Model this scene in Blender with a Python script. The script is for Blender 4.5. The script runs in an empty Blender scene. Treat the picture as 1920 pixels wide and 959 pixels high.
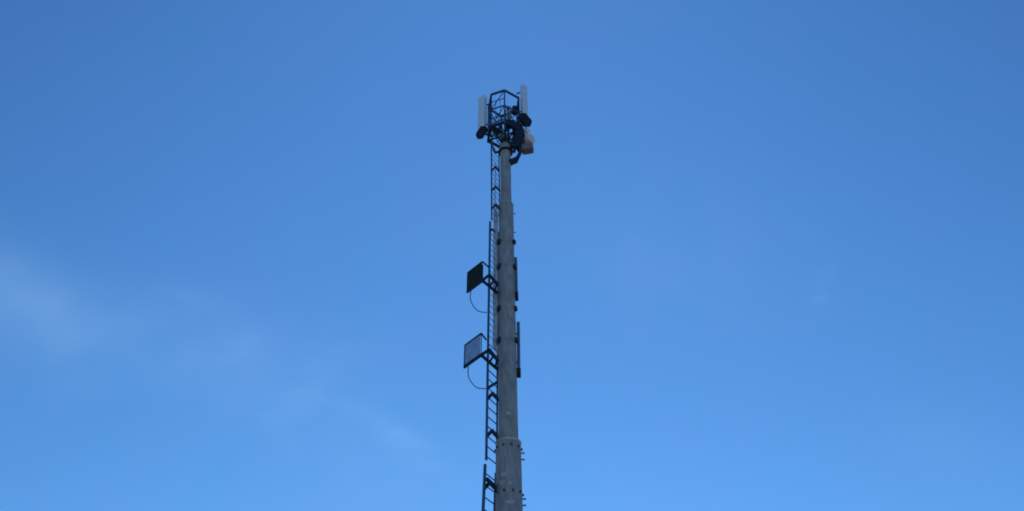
import bpy, bmesh, math, random
from mathutils import Vector, Matrix
random.seed(7)
R = math.radians
S = bpy.context.scene
COL = S.collection

# ------------------------------------------------------------ camera
FPX = 1507.0                      # focal length in pixels of the 1920 wide photograph
PITCH, ROLL = R(40.0), R(0.89)
CAM = Vector((0, 0, 1.6))
cd = bpy.data.cameras.new('camera'); cam = bpy.data.objects.new('camera', cd); COL.objects.link(cam)
cd.sensor_fit = 'HORIZONTAL'; cd.sensor_width = 36; cd.lens = 36 * FPX / 1920
cd.clip_start = 0.1; cd.clip_end = 20000
rot = Matrix.Rotation(R(90) + PITCH, 3, 'X') @ Matrix.Rotation(-ROLL, 3, 'Z')
cam.matrix_world = Matrix.Translation(CAM) @ rot.to_4x4()
S.camera = cam

# ------------------------------------------------------------ sky, sun, exposure
AZF = 0.39
SUN_EL, SUN_AZ = R(62), R(4)      # azimuth measured from +Y (view direction) towards +X
w = bpy.data.worlds.new('World'); S.world = w; w.use_nodes = True
nt = w.node_tree; nt.nodes.clear(); L = nt.links.new
def N(t, **k):
    n = nt.nodes.new(t)
    for a, b in k.items(): setattr(n, a, b)
    return n
out = N('ShaderNodeOutputWorld'); bg = N('ShaderNodeBackground'); L(bg.outputs[0], out.inputs[0])
bg.inputs[1].default_value = 0.147
sky = N('ShaderNodeTexSky', sky_type='NISHITA', sun_disc=False, sun_elevation=SUN_EL, sun_rotation=SUN_AZ,
        air_density=1.0, dust_density=0.0, ozone_density=1.0)
tc = N('ShaderNodeTexCoord')
sep = N('ShaderNodeSeparateXYZ'); L(tc.outputs['Generated'], sep.inputs[0])
# the high sky is a deeper blue than the air near the horizon
ramp = N('ShaderNodeValToRGB'); L(sep.outputs['Z'], ramp.inputs[0])
SKY_TINT = [(0.0, (.80, .82, .85)), (0.14, (.62, .78, .92)), (0.29, (.38, .72, 1)), (0.85, (.38, .72, 1))]
el = ramp.color_ramp.elements
while len(el) < len(SKY_TINT): el.new(0.5)
for e, (p, c) in zip(el, SKY_TINT): e.position = p; e.color = (*c, 1)
mul = N('ShaderNodeMix', data_type='RGBA', blend_type='MULTIPLY'); mul.inputs[0].default_value = 1
L(sky.outputs[0], mul.inputs[6]); L(ramp.outputs[0], mul.inputs[7])
sky_col = mul.outputs[2]
# thin high cirrus: a few faint streaks and a broad soft unevenness, all fixed in the sky by direction
def vm(op, a, b):
    n = N('ShaderNodeVectorMath', operation=op); L(a, n.inputs[0])
    n.inputs[1].default_value = b; return n
def mth(op, a, b=None, c=None):
    n = N('ShaderNodeMath', operation=op)
    for i, v in enumerate((a, b, c)):
        if v is None: continue
        if isinstance(v, (int, float)): n.inputs[i].default_value = v
        else: L(v, n.inputs[i])
    return n.outputs[0]
def skydir(x, y): return (rot @ Vector(((x - 960) / FPX, -(y - 479.5) / FPX, -1))).normalized()
nz = N('ShaderNodeTexNoise'); nz.inputs['Scale'].default_value = 15; nz.inputs['Detail'].default_value = 6; nz.inputs['Roughness'].default_value = .6
fib = N('ShaderNodeMapping'); L(tc.outputs['Generated'], fib.inputs[0])
fib.inputs['Rotation'].default_value = (0, R(-38), R(10)); fib.inputs['Scale'].default_value = (.45, 1.0, 1.7)
L(fib.outputs[0], nz.inputs[0]); nz.inputs['Distortion'].default_value = .6
nz2 = N('ShaderNodeTexNoise'); nz2.inputs['Scale'].default_value = 8; nz2.inputs['Detail'].default_value = 3
L(tc.outputs['Generated'], nz2.inputs[0])
wisps = [  # x, y, along, across, angle, strength
    (745, 820, 95, 24, 33, .14), (575, 735, 45, 28, -30, .10), (455, 655, 45, 22, -40, .045), (1540, 550, 16, 48, 14, .055),
    (1515, 420, 22, 45, 10, .02), (330, 680, 320, 120, 10, .04), (800, 900, 420, 110, 0, .025), (0, 530, 150, 60, 30, .13), (150, 660, 220, 90, 15, .05), (250, 590, 99, 30, -15, .035), (370, 560, 60, 18, 15, .03), (520, 800, 70, 24, 60, .03), (630, 650, 99, 40, -10, .03), (1230, 470, 260, 150, 10, .03),
    (1790, 830, 110, 60, 15, .02), (620, 800, 170, 50, 30, .03)]
nf = mth('MULTIPLY', mth('SUBTRACT', nz.outputs[0], .36), 4.0)
nfs = mth('MULTIPLY', mth('SUBTRACT', nz2.outputs[0], .2), 2.6)
total = None
for (x, y, la, lb, ang, st) in wisps:
    c = skydir(x, y)
    rt = skydir(x + 10 * math.cos(R(ang)), y + 10 * math.sin(R(ang))) - c; rt.normalize(); up_ = c.cross(rt).normalized()
    dlt = vm('SUBTRACT', tc.outputs['Generated'], tuple(c))
    u = mth('MULTIPLY', vm('DOT_PRODUCT', dlt.outputs[0], tuple(rt)).outputs['Value'], FPX / la)
    v = mth('MULTIPLY', vm('DOT_PRODUCT', dlt.outputs[0], tuple(up_)).outputs['Value'], FPX / lb)
    r2 = mth('ADD', mth('MULTIPLY', u, u), mth('MULTIPLY', v, v))
    gs = mth('MULTIPLY', mth('EXPONENT', mth('MULTIPLY', r2, -1.0)), st * 1.9)
    gs = mth('MULTIPLY', gs, nfs if la > 100 else nf)
    total = gs if total is None else mth('ADD', total, gs)
cloud = total
mixc = N('ShaderNodeMix', data_type='RGBA'); L(cloud, mixc.inputs[0]); L(sky_col, mixc.inputs[6]); mixc.inputs[7].default_value = (2.1, 4.1, 6.8, 1)
# slow hue drift between violet-blue and cyan-blue patches
hr = N('ShaderNodeValToRGB'); L(nz2.outputs[0], hr.inputs[0])
hr.color_ramp.elements[0].position = .35; hr.color_ramp.elements[0].color = (.965, 1.01, .995, 1)
hr.color_ramp.elements[1].position = .65; hr.color_ramp.elements[1].color = (1.02, .99, .99, 1)
m2 = N('ShaderNodeMix', data_type='RGBA', blend_type='MULTIPLY'); m2.inputs[0].default_value = 1
L(mixc.outputs[2], m2.inputs[6]); L(hr.outputs[0], m2.inputs[7])
# the sky deepens away from the sun's side
x2 = mth('MULTIPLY', sep.outputs['X'], sep.outputs['X'])
az_ = mth('DIVIDE', x2, mth('ADD', mth('MULTIPLY_ADD', sep.outputs['Y'], sep.outputs['Y'], x2), .001))
cf = N('ShaderNodeCombineXYZ')
for k, f in enumerate((1.30, 1.04, .80)): L(mth('SUBTRACT', 1.0, mth('MULTIPLY', az_, AZF * f)), cf.inputs[k])
sc_ = N('ShaderNodeVectorMath', operation='MULTIPLY'); L(m2.outputs[2], sc_.inputs[0]); L(cf.outputs[0], sc_.inputs[1])
sky_col = sc_.outputs[0]
L(sky_col, bg.inputs[0])

sd = bpy.data.lights.new('sun', 'SUN'); sun = bpy.data.objects.new('sun', sd); COL.objects.link(sun)
sd.energy = 2.0; sd.angle = R(0.5); sd.color = (1, 0.9, 0.78)
sdir = Vector((math.sin(SUN_AZ) * math.cos(SUN_EL), math.cos(SUN_AZ) * math.cos(SUN_EL), math.sin(SUN_EL)))
sun.rotation_euler = sdir.to_track_quat('Z', 'Y').to_euler(); sun.location = (30, 30, 60)
vs = S.view_settings; vs.view_transform = 'Standard'; vs.look = 'None'; vs.exposure = 0; vs.gamma = 1
S.cycles.pixel_filter_type = 'BLACKMAN_HARRIS'; S.cycles.filter_width = 1.9

# ------------------------------------------------------------ helpers
CX, CY = 960.0, 479.5
def ray(x, y):
    return (rot @ Vector(((x - CX) / FPX, -(y - CY) / FPX, -1))).normalized()
def at(x, y, Y):                   # photograph position -> point at distance Y in front of the viewer
    d = ray(x, y); return CAM + d * (Y / d.y)
def atz(x, y, Z):                  # photograph position -> point at height Z
    d = ray(x, y); return CAM + d * ((Z - CAM.z) / d.z)
def depth(p): return -(rot.transposed() @ (p - CAM)).z
PY = 25.0                          # the mast stands 25 m away
BASE = at(953.6, 940, PY); TOP = at(946.6, 262, PY)
PX = at(950.5, 560, PY).x
def H(y): return at(951, y, PY).z  # height on the mast axis

def tag(o, label=None, cat=None, group=None, kind=None):
    if label: o['label'] = label
    if cat: o['category'] = cat
    if group: o['group'] = group
    if kind: o['kind'] = kind
    return o
def empty(name, loc, label, cat, group=None):
    o = bpy.data.objects.new(name, None); COL.objects.link(o); o.location = loc
    return tag(o, label, cat, group)
class MB:
    def __init__(s): s.bm = bmesh.new()
    def _xf(s, vs, M):
        for v in vs: v.co = M @ v.co
    def box(s, c, sx, sy, sz, M=None, bev=0.0):
        r = bmesh.ops.create_cube(s.bm, size=1); vs = r['verts']
        for v in vs: v.co = Vector((v.co.x * sx, v.co.y * sy, v.co.z * sz))
        if bev:
            es = list({e for v in vs for e in v.link_edges})
            rr = bmesh.ops.bevel(s.bm, geom=es, offset=bev, segments=2, affect='EDGES', profile=.5)
            vs = list({v for f in rr['faces'] for v in f.verts})
            fs = set()
            st = list(vs); seen = set(st)
            while st:
                v = st.pop()
                for e in v.link_edges:
                    o = e.other_vert(v)
                    if o not in seen: seen.add(o); st.append(o)
            vs = list(seen)
        T = Matrix.Translation(c) @ (M.to_4x4() if M else Matrix())
        s._xf(vs, T); return s
    def bar(s, a, b, w_, h_=None, up=Vector((0, 0, 1))):   # rectangular bar from a to b
        a, b = Vector(a), Vector(b); h_ = h_ or w_
        z = (b - a).normalized()
        if abs(z.dot(up)) > .98: up = Vector((0, 1, 0))
        x = up.cross(z).normalized(); y = z.cross(x)
        M = Matrix((x, y, z)).transposed()
        return s.box((a + b) / 2, w_, h_, (b - a).length, M)
    def tube(s, pts, r, n=8, caps=True):
        pts = [Vector(p) for p in pts]; rings = []
        rr = r if isinstance(r, (list, tuple)) else [r] * len(pts)
        up = None
        for i, p in enumerate(pts):
            t = (pts[min(i + 1, len(pts) - 1)] - pts[max(i - 1, 0)]).normalized()
            if up is None: up = Vector((0, 0, 1)) if abs(t.z) < .9 else Vector((0, 1, 0))
            x = up.cross(t).normalized(); y = t.cross(x); up = y.cross(x).cross(x) if False else up
            rings.append([s.bm.verts.new(p + rr[i] * (x * math.cos(2 * math.pi * k / n) + y * math.sin(2 * math.pi * k / n))) for k in range(n)])
        for a, b in zip(rings, rings[1:]):
            for k in range(n):
                s.bm.faces.new((a[k], a[(k + 1) % n], b[(k + 1) % n], b[k]))
        if caps:
            s.bm.faces.new(rings[0][::-1]); s.bm.faces.new(rings[-1])
        return s
    def build(s, name, mat, parent=None, smooth=False):
        me = bpy.data.meshes.new(name); bmesh.ops.recalc_face_normals(s.bm, faces=s.bm.faces)
        if parent is not None:
            off = parent.matrix_basis.translation.copy(); p = parent.parent
            while p: off += p.matrix_basis.translation; p = p.parent
            for v in s.bm.verts: v.co -= off
        s.bm.to_mesh(me); s.bm.free(); me.materials.append(mat)
        if smooth:
            for f in me.polygons: f.use_smooth = True
            me.set_sharp_from_angle(angle=R(40))
        o = bpy.data.objects.new(name, me); COL.objects.link(o)
        if parent is not None: o.parent = parent
        return o

def mat(name, col, rough=.6, metal=0, var=.18, scale=3, streak=0, col2=None, bump=0, spec=.5):
    m = bpy.data.materials.new(name); m.use_nodes = True; t = m.node_tree; b = t.nodes['Principled BSDF']
    b.inputs['Roughness'].default_value = rough; b.inputs['Metallic'].default_value = metal
    b.inputs['Specular IOR Level'].default_value = spec
    geo = t.nodes.new('ShaderNodeNewGeometry'); mp = t.nodes.new('ShaderNodeMapping')
    t.links.new(geo.outputs['Position'], mp.inputs[0]); mp.inputs['Scale'].default_value = (scale, scale, scale * (.3 if streak else 1))
    n = t.nodes.new('ShaderNodeTexNoise'); n.inputs['Scale'].default_value = 1; n.inputs['Detail'].default_value = 6
    t.links.new(mp.outputs[0], n.inputs[0])
    r = t.nodes.new('ShaderNodeValToRGB'); t.links.new(n.outputs[0], r.inputs[0])
    c2 = col2 or [c * (1 + var) for c in col]; c1 = [c * (1 - var) for c in col]
    r.color_ramp.elements[0].position = .35; r.color_ramp.elements[0].color = (*c1, 1)
    r.color_ramp.elements[1].position = .68; r.color_ramp.elements[1].color = (*c2, 1)
    t.links.new(r.outputs[0], b.inputs['Base Color'])
    if bump:
        bp = t.nodes.new('ShaderNodeBump'); bp.inputs['Strength'].default_value = bump; bp.inputs['Distance'].default_value = .01
        t.links.new(n.outputs[0], bp.inputs['Height']); t.links.new(bp.outputs[0], b.inputs['Normal'])
    return m
M_POLE = mat('weathered_pole', (.36, .365, .365), .85, var=.2, scale=7, streak=1, bump=.3)
M_RIM = mat('pale_rim', (.58, .56, .46), .8, scale=9)
M_PATCH = mat('pale_patch', (.52, .50, .43), .85, scale=12)
M_CLAMP = mat('dark_clamp', (.022, .024, .028), .6, scale=8)
M_STEEL = mat('painted_steel', (.06, .12, .22), .6, metal=0, scale=6, spec=.15)
M_DARK = mat('dark_steel', (.035, .058, .095), .8, metal=0, scale=6, spec=.1)
M_BLACK = mat('black_panel', (.022, .034, .032), .85, scale=6, spec=.2)
M_GREYP = mat('grey_panel', (.33, .47, .70), .5, scale=4)
M_WHITE = mat('white_radome', (.80, .88, .94), .45, var=.04, scale=4)
M_GREEN = mat('grey_green_radome', (.36, .42, .40), .5, var=.08, scale=4)
M_BEIGE = mat('beige_drum', (.88, .78, .68), .5, var=.08, scale=5)
M_BROWN = mat('brown_shroud', (.22, .19, .20), .6, scale=5)
M_CABLE = mat('grey_cable', (.55, .60, .66), .5, scale=8)
M_BLUEC = mat('thin_cable', (.05, .08, .14), .5, scale=8)
M_RUNG = mat('worn_rung', (.22, .28, .38), .5, scale=8)
M_SLIM = mat('slate_radome', (.11, .14, .20), .5, scale=5)
M_BOLT = mat('dull_bolt', (.09, .10, .11), .8, scale=8)
M_CONC = mat('concrete', (.32, .31, .29), .9, scale=3, bump=.4)
M_GRASS = mat('gravel_ground', (.13, .13, .12), .95, var=.4, scale=.8, bump=.6)

# ------------------------------------------------------------ ground
g = MB(); bmesh.ops.create_grid(g.bm, x_segments=8, y_segments=8, size=6000); tag(g.build('ground', M_GRASS), kind='structure')

# ------------------------------------------------------------ mast
def Wm(px, y): return px * depth(at(951, y, PY)) / FPX / 2          # half width in metres
mast = empty('cell_tower', (PX, PY, 0), 'tall grey stepped telecom mast with a lattice cage of antennas at its top', 'cell tower')
def lathe(prof, n=40):
    m = MB(); m.tube([(PX, PY, z) for r, z in prof], [r for r, z in prof], n); return m
z1, z2, z3 = H(831), H(386), H(287)
rb0, rb1 = Wm(51.5, 940) * 1.28, Wm(47.5, 850)
lower = lathe([(rb0, 0.25), (Wm(51, 940), H(940)), (rb1, z1)]).build('lower_pole', M_POLE, mast, True)
mid = lathe([(Wm(37.5, 800), z1 + .002), (Wm(36.5, 790), H(790)), (Wm(34.5, 700), H(700)), (Wm(31, 560), H(560)), (Wm(28.4, 440), H(440)), (Wm(27.6, 400), z2)]).build('middle_pole', M_POLE, mast, True)
upp = lathe([(Wm(21.3, 380), z2 + .002), (Wm(19.8, 350), H(350)), (Wm(20.0, 300), z3)]).build('upper_pole', M_POLE, mast, True)
cone = lathe([(Wm(24, 290), z3 + .06), (Wm(23, 285), H(280)), (Wm(16, 262), H(258))], 24).build('top_adaptor', M_POLE, mast, True)
fl = lathe([(Wm(28, 288), z3), (Wm(28, 288), z3 + .06)]).build('top_flange', M_CLAMP, mast)
def pole_r(z):
    if z < z1: a, b, A, B = H(940), z1, Wm(51, 940), rb1
    elif z < z2: a, b, A, B = z1, z2, Wm(37.5, 800), Wm(27.6, 400)
    else: a, b, A, B = z2, z3, Wm(21.3, 380), Wm(20, 300)
    return A + (B - A) * (z - a) / (b - a)
def polar(r, deg, z): return Vector((PX + r * math.cos(R(deg)), PY + r * math.sin(R(deg)), z))
def ring(z, r, h, m_, name):
    b = MB(); n = 40
    for k in range(n):
        pass
    prof = [(r, z), (r, z + h)]
    return lathe(prof).build(name, m_, mast, False)
# rims where a wider section ends
ring(z1 - .07, rb1 + .012, .072, M_RIM, 'section_rim')
ring(z2 - .05, Wm(27.6, 400) + .008, .052, M_PATCH, 'section_rim')
for z in (z1 - .26,):
    for k in range(10):
        b = MB(); p = polar(rb1, k * 36 - 76, z); d = (p - Vector((PX, PY, z))).normalized()
        b.tube([p - d * .02, p + d * .055], .042, 6); b.build('flange_bolt', M_BOLT, mast)
zb = H(929)
ring(zb - .02, pole_r(zb) + .006, .03, M_PATCH, 'weld_band')
for k in range(10):
    p = polar(pole_r(zb), k * 36 - 72, zb); d = (p - Vector((PX, PY, zb))).normalized(); b = MB()
    b.tube([p - d * .02, p + d * .055], .042, 6); b.build('flange_bolt', M_BOLT, mast)
# clamping bands with lugs at both sides
for y in (459, 505, 584, 643):
    z = H(y); r = pole_r(z)
    cb = ring(z - .02, r + .007, .035, M_POLE, 'clamp_band')
    for a in (212, 334):
        b = MB(); p = polar(r + .03, a, z); d = (p - Vector((PX, PY, z))).normalized(); big = 1.15 if a < 300 else 1
        b.bar(p - Vector((0, 0, .09 * big)), p + Vector((0, 0, .09 * big)), .13 * big, .12, d); b.build('lug', M_CLAMP, cb)
# climbing pegs
for (x, y) in ((983, 851), (984, 863), (985.5, 937), (986, 949), (966, 402), (968, 437)):
    z = H(y) ; r = pole_r(z); b = MB(); p = Vector((PX + r - .03, PY - .02, z))
    L_ = .12 if y > 800 else .09
    b.tube([p, p + Vector((L_, 0, 0))], .024 if y > 800 else .018, 6)
    b.tube([p + Vector((L_, 0, 0)), p + Vector((L_ + .02, 0, 0))], .035, 6); b.build('climbing_peg', M_DARK, mast)
# pale worn patches and stains on the concrete
def patch(x, y, wpx, hpx):
    z = H(y); r = pole_r(z); c = at(x, y, PY - r * .9); a0 = math.degrees(math.asin(max(-1, min(1, (c.x - PX) / r))))
    hw = math.degrees(Wm(wpx, y) / r); hh = hpx / 2 * 30 / FPX
    bm = bmesh.new(); n = 10; rows = []
    for j in range(7):
        row = []
        for i in range(n + 1):
            u = i / n * 2 - 1; v = j / 6 * 2 - 1
            k = math.sqrt(max(0, 1 - v * v)) * (.85 + .3 * random.random()); a = R(-90 + a0 + u * k * hw); zz = z + v * hh
            row.append(bm.verts.new((PX + (pole_r(zz) + .004) * math.cos(a), PY + (pole_r(zz) + .004) * math.sin(a), zz)))
        rows.append(row)
    for a, b in zip(rows, rows[1:]):
        for i in range(n):
            try: bm.faces.new((a[i], a[i + 1], b[i + 1], b[i]))
            except ValueError: pass
    m = MB(); m.bm.free(); m.bm = bm; m.build('repair_patch', M_PATCH, mast)
for a in ((953.5, 784, 11, 8), (949, 796, 6, 4), (944, 899, 11, 9), (941, 914, 11, 9), (957, 916, 9, 7), (957, 951, 18, 7), (957, 597, 7, 12)): patch(*a)
b = MB(); b.tube([(PX, PY, 0), (PX, PY, .25)], [1.5, 1.45], 32); b.build('footing', M_CONC, mast)

# ------------------------------------------------------------ ladder, with sections that step out towards the ground
ladder = empty('mast_ladder', (PX - .7, PY - .5, 0), 'narrow dark steel ladder in stepped sections up the left side of the grey mast', 'ladder')
def stile_pt(y):
    if y <= 415: x = 922 + max(0, 290 - y) * -.03
    elif y <= 866: x = 919 + (y - 415) * (911.7 - 919) / (862 - 415)
    else: x = 909.6 + (y - 872) * (905.8 - 909.6) / 87
    return x
def stiles(ya, yb, Yn, wd, spacing, steps):
    sec = MB(); a, b_ = at(stile_pt(ya), ya, Yn), at(stile_pt(yb), yb, Yn)
    sec.bar(a, b_, wd, wd * 1.5, Vector((0, 1, 0))); st = sec.build('stile', M_STEEL, ladder)
    zt, zb_ = a.z, b_.z
    off = Vector((.33, .64, 0))
    s2 = MB(); a2 = a + off; b2 = b_ + off
    s2.bar(a2, b2, wd * .8, wd, Vector((0, 1, 0))); s2.build('stile', M_STEEL, ladder)
    z = zb_ + .12
    while z < zt - .05:
        f = (z - zb_) / (zt - zb_); p = b_.lerp(a, f); r = MB(); up_ = z > H(655); r.bar(p, p + off, .018 if up_ else .028); r.build('rung', M_RUNG if up_ else M_STEEL, ladder)
        z += spacing if z < H(655) or yb < 420 else .28
SEC = [(268, 412, 24.62, .065, .30), (417, 862, 24.5, .085, .37), (872, 985, 24.4, .095, .40)]
for (ya, yb, Yn, wd, sp) in SEC: stiles(ya, yb, Yn, wd, sp, 0)
# down to the ground below the picture
b = MB(); lo = at(stile_pt(985), 985, 24.4); b.bar(lo, (lo.x - .02, lo.y, 2.5), .085, .12, Vector((0, 1, 0))); b.build('stile', M_STEEL, ladder)
# V shaped stand-off brackets: apex towards the viewer, one arm back to the stile and one to the mast
for (y, s) in ((313, .8), (350, .85), (384, .85), (430, .5), (738, 1.15), (808, 1.15), (725.9, .01), (905, 1.25)):
    if s < .1: continue
    sx = stile_pt(y + 8); ax = sx + 8.5 * s
    Yn = 24.35 if y > 415 else 24.45
    apex = at(ax, y, Yn - .12); Z = apex.z
    lft = atz(sx, y + 9.5 * s, Z); rgt = atz(ax + 9.5 * s, y + 10 * s, Z)
    h = .055 if y > 500 else .045
    b = MB(); b.bar(apex, lft, h, .09 * s + .02); b.bar(apex, rgt, h * 1.1, .11 * s + .02); b.build('bracket', M_DARK, ladder)
# crossing brace by the second side panel
b = MB(); p = at(916, 727, 24.4); q = atz(932, 717, p.z); b.bar(p, q, .05, .09); b.build('bracket', M_DARK, ladder)
b = MB(); p = at(913, 899, 24.3); q = atz(929, 914, p.z); b.bar(p, q, .07, .13); b.build('bracket', M_DARK, ladder)

# ------------------------------------------------------------ feeder cables between the ladder and the mast
fc = empty('feeder_cables', (PX - .5, PY - .3, H(640)), 'light grey feeder cables running beside the upper half of the mast', 'cables')
for i, (xa, xb) in enumerate(((926.5, 925.0), (929.3, 928.2), (932.2, 931.5))):
    pts = []
    y0_ = (305, 392, 398)[i]
    for k in range(15):
        y = y0_ + (648 - y0_) * k / 14; x = xa + (xb - xa) * k / 14 + (2.2 if y < 380 else 0) + .5 * math.sin(k * 1.7 + i)
        pts.append(at(x, y, 24.92 + .02 * i))
    pts.append(pts[-1] + Vector((.12, .1, -.25))); pts.append(pts[-1] + Vector((.25, .12, -.12)))
    b = MB(); b.tube(pts, (.025, .045, .042)[i], 8); b.build('cable', M_CABLE, fc, True)

# ------------------------------------------------------------ lattice cage on top of the mast
hf = MB(); zt = at(948.3, 169.7, PY - .8).z; zl = at(951, 229.5, PY - .8).z
ANG = (-24, -86, -136, -202, -262, -322); RR = .80
spine = lathe([(.06, H(262)), (.055, zt - .5)], 12).build('head_frame', M_DARK, mast)
hx = PX - .07
def hp(a, z, r=RR): return Vector((hx + r * math.cos(R(a)), PY + r * math.sin(R(a)), z))
zm = zl + (zt - zl) * .52
for z, wd in ((zt, .085), (zm, .05), (zl, .10)):
    b = MB()
    for i in range(6): b.bar(hp(ANG[i], z), hp(ANG[(i + 1) % 6], z), wd, wd)
    b.build('ring', M_DARK if z == zl else M_STEEL, spine)
for i in range(6):
    b = MB(); b.bar(hp(ANG[i], zl - .12), hp(ANG[i], zt), .07, .07); b.build('upright', M_STEEL if i % 2 else M_DARK, spine)
    a, c = hp(ANG[i], zl), hp(ANG[(i + 1) % 6], zm); d, e = hp(ANG[(i + 1) % 6], zl), hp(ANG[i], zt)
    for (p, q) in ((a, c), (hp(ANG[i], zm), hp(ANG[(i + 1) % 6], zl)), (hp(ANG[(i + 1) % 6], zm), hp(ANG[i], zt))):
        if i in (0,) and q.z == zt: continue
        b = MB(); b.bar(p, q, .032, .032); b.build('diagonal_brace', M_STEEL, spine)
    # spokes and struts to the pole head
    b = MB(); b.bar(hp(ANG[i], zl), Vector((PX, PY, zl + .02)), .05, .07); b.build('spoke', M_DARK, spine)
    b = MB(); b.bar(hp(ANG[i], zl - .06), Vector((PX + .2 * math.cos(R(ANG[i])), PY + .2 * math.sin(R(ANG[i])), H(274))), .06, .06); b.build('strut', M_DARK, spine)
for i in (1, 2, 3):      # finer mesh guard on the faces beside the climbing side
    for f in (.25, .75):
        b = MB(); zz = zl + (zt - zl) * f; b.bar(hp(ANG[i], zz), hp(ANG[(i + 1) % 6], zz), .03, .03); b.build('guard_bar', M_STEEL, spine)
    for f in (.33, .66):
        b = MB(); p, q = hp(ANG[i], zl).lerp(hp(ANG[(i + 1) % 6], zl), f), hp(ANG[i], zl + (zt - zl) * .75).lerp(hp(ANG[(i + 1) % 6], zl + (zt - zl) * .75), f); b.bar(p, q, .026); b.build('guard_bar', M_STEEL, spine)
# inner hoop and climbing rungs of the cage
b = MB(); b.tube([hp(a, zl + .55, .5) for a in range(0, 361, 24)], .03, 6, False); b.build('hoop', M_DARK, spine)
for k in range(7):
    z = zl + .2 + k * .3; b = MB(); b.bar(hp(-160, z, .62), hp(-200, z, .62), .025); b.build('rung', M_STEEL, spine)
# lower left stay and the heavy lower right gusset
b = MB(); p0 = hp(-202, zl - .06); p1 = at(921.5, 270, 25.0); p2 = at(928.5, 287, 25.0); p3 = Vector((PX - .22, PY - .1, z3 + .03))
b.bar(p0, p1, .10, .08); b.bar(p1, p2, .07); b.bar(p2, p3, .08, .06); b.build('stay', M_DARK, spine)
b = MB(); q0 = Vector((PX + .2, PY - .12, H(309))); q1 = at(969, 300, 24.9); q2 = at(977, 283, 24.95); q3 = hp(-24, zl - .1)
b.bar(q0, q1, .3, .14); b.bar(q1, q2, .36, .14); b.bar(q2, q3, .36, .14); b.build('gusset', M_DARK, spine)
b = MB(); b.bar(hp(-24, zl - .1, .62), at(964, 286, 24.8), .14, .08); b.bar(hp(-86, zl - .05), at(957, 262, 24.6), .06); b.build('gusset', M_DARK, spine)

def rz(a): return Matrix.Rotation(R(a), 3, 'Z')
def tip(a): return Matrix.Rotation(R(a), 3, 'Y')
def antenna(xc, yt, yb, Y, w_, d_, yaw, m_, label, group='panel antennas on the cage', cap=M_CLAMP):
    a, c = at(xc, yt, Y), at(xc, yb, Y); h = a.z - c.z; ctr = Vector(((a.x + c.x) / 2, Y, (a.z + c.z) / 2))
    o = empty('panel_antenna', (ctr.x, ctr.y, c.z), label, 'antenna', group)
    b = MB(); b.box(ctr, w_, d_, h, rz(yaw), .03); b.build('radome', m_, o, True)
    b = MB(); b.box(ctr - Vector((0, 0, h / 2 + .015)), w_ * .92, d_ * .9, .04, rz(yaw)); b.build('end_cap', cap, o)
    for f in (.3, -.32):
        b = MB(); p = ctr + Vector((0, 0, h * f)); q = Vector((PX + (p.x - PX) * .62, PY + (p.y - PY) * .5, p.z))
        dd = (q - p).normalized(); b.bar(p + dd * (d_ * .45), q, .05, .06); b.build('mounting_arm', M_DARK, o)
    for k in (-1, 1):
        b = MB(); p = ctr + rz(yaw) @ Vector((k * w_ * .25, 0, -h / 2 - .02))
        b.tube([p, p - Vector((0, 0, .12)), p + Vector((-(p.x - PX) * .25, .02, -.3)), p + Vector((-(p.x - PX) * .5, .05, -.45))], .02, 6); b.build('jumper_cable', M_DARK, o)
    return o
antenna(904.5, 183, 243, 24.75, .38, .22, -38, M_WHITE, 'white panel antenna on the left side of the lattice cage')
antenna(982.5, 162, 219, 24.85, .30, .22, 40, M_WHITE, 'tall white panel antenna on the right side of the cage, highest point of the mast')
antenna(954.5, 201, 233, 25.25, .20, .14, 8, M_GREEN, 'short grey green antenna seen through the bars in the middle of the cage')
def radio(x, y, Y, w_, d_, h, tilt, yaw, label, m_=M_DARK):
    c = at(x, y, Y); o = empty('radio_unit', c, label, 'radio unit', 'radio units under the antennas')
    M = tip(tilt) @ rz(yaw)
    b = MB(); b.box(c, w_, d_, h, M, .05); b.build('housing', m_, o, True)
    for k in range(5):
        b = MB(); b.box(c + M @ Vector(((k - 2) * w_ * .18, -d_ / 2 - .015, 0)), .02, .04, h * .8, M); b.build('cooling_fin', M_DARK, o)
    b = MB(); q = Vector((PX + (c.x - PX) * .55, PY, c.z + .05)); b.bar(c, q, .06, .08); b.build('mounting_arm', M_DARK, o)
radio(903.5, 249, 24.7, .30, .28, .68, 24, -20, 'dark tilted radio unit hanging below the left white antenna')
radio(983.5, 225.5, 24.75, .38, .34, .72, -28, 20, 'dark tilted radio unit hanging below the right white antenna')
radio(966, 208, 24.9, .30, .25, .48, 0, 15, 'small dark box high inside the cage beside the short grey green antenna')
radio(957, 233, 24.5, .48, .25, .40, 0, 10, 'wide dark box on the front of the lower cage ring')
radio(972, 248, 24.8, .46, .35, .95, -8, 20, 'largest dark box, on the right of the lower cage ring')
radio(966, 268, 24.75, .38, .3, .66, 10, 5, 'dark box low on the right, directly against the top of the pole')
radio(979, 261, 25.05, .34, .26, .62, -14, 30, 'dark box squeezed between the largest dark box and the beige dish')
radio(933, 247, 25.35, .26, .2, .34, 0, -15, 'small dark box seen through the lower left bars of the cage')
# pale box stands in for a highlight on an antenna or cable end
c = at(988, 246, 24.95); o = empty('highlight_box', c, 'small pale box standing in for a highlight between the right dark radio unit and the beige dish', 'box')
b = MB(); b.box(c, .22, .16, .36, tip(-38), .03); b.build('housing', M_WHITE, o, True)
b = MB(); b.bar(c, at(975, 245, 24.95), .05, .05); b.build('mounting_arm', M_DARK, o)
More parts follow.
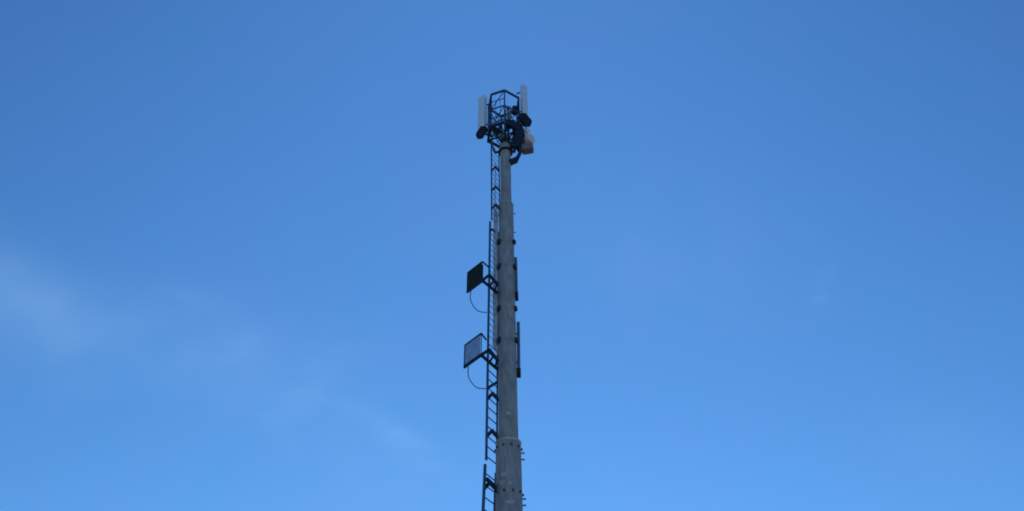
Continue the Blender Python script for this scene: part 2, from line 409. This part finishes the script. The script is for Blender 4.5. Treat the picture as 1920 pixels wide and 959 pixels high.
# microwave dish: beige drum on a brown shroud
c = at(992.5, 261.5, 24.9); o = empty('microwave_dish', c, 'small beige drum dish over a dark brown box at the right of the mast head', 'dish')
ax = Vector((.75, -.66, 0)).normalized(); b = MB(); b.tube([c - ax * .14, c + ax * .10, c + ax * .15], [.26, .28, .20], 28); b.build('drum', M_BEIGE, o, True)
c2 = at(989, 279, 24.9); b = MB(); b.box(c2, .54, .42, .42, rz(-12), .09); b.build('shroud', M_BROWN, o, True)
b = MB(); b.bar(c2, at(968, 276, 24.95), .1, .1); b.build('mounting_arm', M_DARK, o)
b = MB(); b.bar(c, at(972, 258, 24.95), .08, .08); b.build('mounting_arm', M_DARK, o)
# loose cables in the head
o = empty('cable_loops', (PX, PY, H(262)), 'tangle of thin dark cables looping inside the lattice cage', 'cables')
for k in range(16):
    a0 = random.uniform(-160, 20); a1 = a0 + random.uniform(-60, 60); z0 = random.uniform(zl, zl + 1.1)
    p = hp(a0, z0, .62); q = Vector((PX + random.uniform(-.2, .2), PY - .2, H(275))); m_ = (p + q) / 2 + Vector((random.uniform(-.2, .2), -.1, -.3))
    pts = [(1 - t) ** 2 * p + 2 * t * (1 - t) * m_ + t * t * q for t in [i / 9 for i in range(10)]]
    b = MB(); b.tube(pts, .02, 5); b.build('cable', M_DARK, o)

# ------------------------------------------------------------ square side panels on arms left of the ladder
def side_panel(pn, pf, hgt, arm_top, apex, back, strut, cab, face, cut, label):
    nb = at(*pn, 24.1); Z = nb.z; fb = atz(*pf, Z); up = Vector((0, 0, hgt)); d = (fb - nb).normalized(); nrm = Vector((d.y, -d.x, 0))
    if nrm.y > 0: nrm = -nrm
    o = empty('flat_panel_antenna', nb, label, 'flat antenna', 'square panels on arms beside the ladder')
    w_ = (fb - nb).length; fr = MB(); t = .06
    fr.bar(nb + up, fb + up, t, t); fr.bar(nb, nb + up, t * .6, t * .6) if not cut else None; fr.bar(fb - Vector((0, 0, .05)), fb + up, t * .8, t)
    ap = atz(*apex, Z); fr.bar(ap, nb, .08, .08); fr.bar(nb, fb, .08, .10); fr.build('frame', M_DARK, o)
    ctr = (nb + fb) / 2 + up / 2; M = Matrix((d, -nrm, Vector((0, 0, 1)))).transposed()
    b = MB()
    if cut: b.box(ctr - Vector((0, 0, .055)) + d * .0, w_ * .98, .10, hgt - .11, M, .01)
    else: b.box(ctr + d * .02, w_ * .88, .03, hgt * .93, M, .005)
    b.build('panel', face, o)
    b = MB(); tp = nb + up; tb = atz(*arm_top, tp.z); b.bar(tp, tb, .045, .05); b.build('upper_arm', M_DARK, o)
    b = MB(); b.bar(ap, atz(*back, Z), .08, .12); b.build('lower_arm', M_DARK, o)
    b = MB(); b.bar(nb, atz(*strut, Z), .07, .10); b.build('lower_arm', M_DARK, o)
    b = MB(); m1 = (ap + atz(*back, Z)) / 2; m2_ = (nb + atz(*strut, Z)) / 2; b.bar(m1, m2_, .05, .08); b.bar(ap.lerp(atz(*back, Z), .85), nb.lerp(atz(*strut, Z), .85), .05, .08); b.build('cross_bar', M_DARK, o)
    pts = [at(x, y, fb.y - (fb.y - 24.5) * i / (len(cab) - 1)) for i, (x, y) in enumerate(cab)]
    sm = []
    for i in range(len(pts) - 1):
        p0 = pts[max(i - 1, 0)]; p1 = pts[i]; p2 = pts[i + 1]; p3 = pts[min(i + 2, len(pts) - 1)]
        for k in range(5):
            u = k / 5; sm.append(.5 * ((2 * p1) + (p2 - p0) * u + (2 * p0 - 5 * p1 + 4 * p2 - p3) * u * u + (3 * p1 - p0 - 3 * p2 + p3) * u ** 3))
    sm.append(pts[-1]); b = MB(); b.tube(sm, .018, 8); b.build('cable', M_BLUEC, o, True)
side_panel((904.4, 526.5), (876, 547.5), .93, (917.6, 502.5), (917.6, 515.5), (934, 535), (932, 549),
    [(883, 546), (881.8, 560), (887.5, 574), (897.5, 584), (913, 586.4)], M_BLACK, True, 'black square panel with a drooping cable, the upper of two beside the ladder')
side_panel((902, 666), (870.5, 688.5), .92, (911.5, 637.5), (917.3, 656), (934, 677), (933, 693),
    [(878, 688), (878, 704), (884.5, 718), (895.5, 727.7), (912.6, 729.3)], M_GREYP, False, 'grey square panel in a dark frame, lower of two beside the ladder')

# ------------------------------------------------------------ slim antennas on the right side of the pole
def slim(xt, yt, xb, yb, Y, w_, label):
    a, c = at(xt, yt, Y), at(xb, yb, Y); o = empty('slim_antenna', c, label, 'antenna', 'slim antennas on the right side of the pole')
    b = MB(); dz = (a - c).normalized(); b.bar(c, a, w_, .24, Vector((0, 1, 0))); b.build('radome', M_SLIM, o)
    b = MB(); b.bar(c - dz * .05, c + dz * .20, w_ * 1.25, .28, Vector((0, 1, 0))); b.build('end_cap', M_BLACK, o)
    for f in (.22, .78):
        p = c.lerp(a, f); b = MB(); b.bar(p, Vector((PX + pole_r(p.z) - .04, PY, p.z)), .05, .06); b.build('mounting_arm', M_CLAMP, o)
slim(966.8, 486, 968.4, 559, 25.05, .12, 'upper slim dark antenna close against the right side of the pole')
slim(971.6, 607, 972.6, 703, 25.05, .125, 'lower and longer slim dark antenna on the right side of the pole')
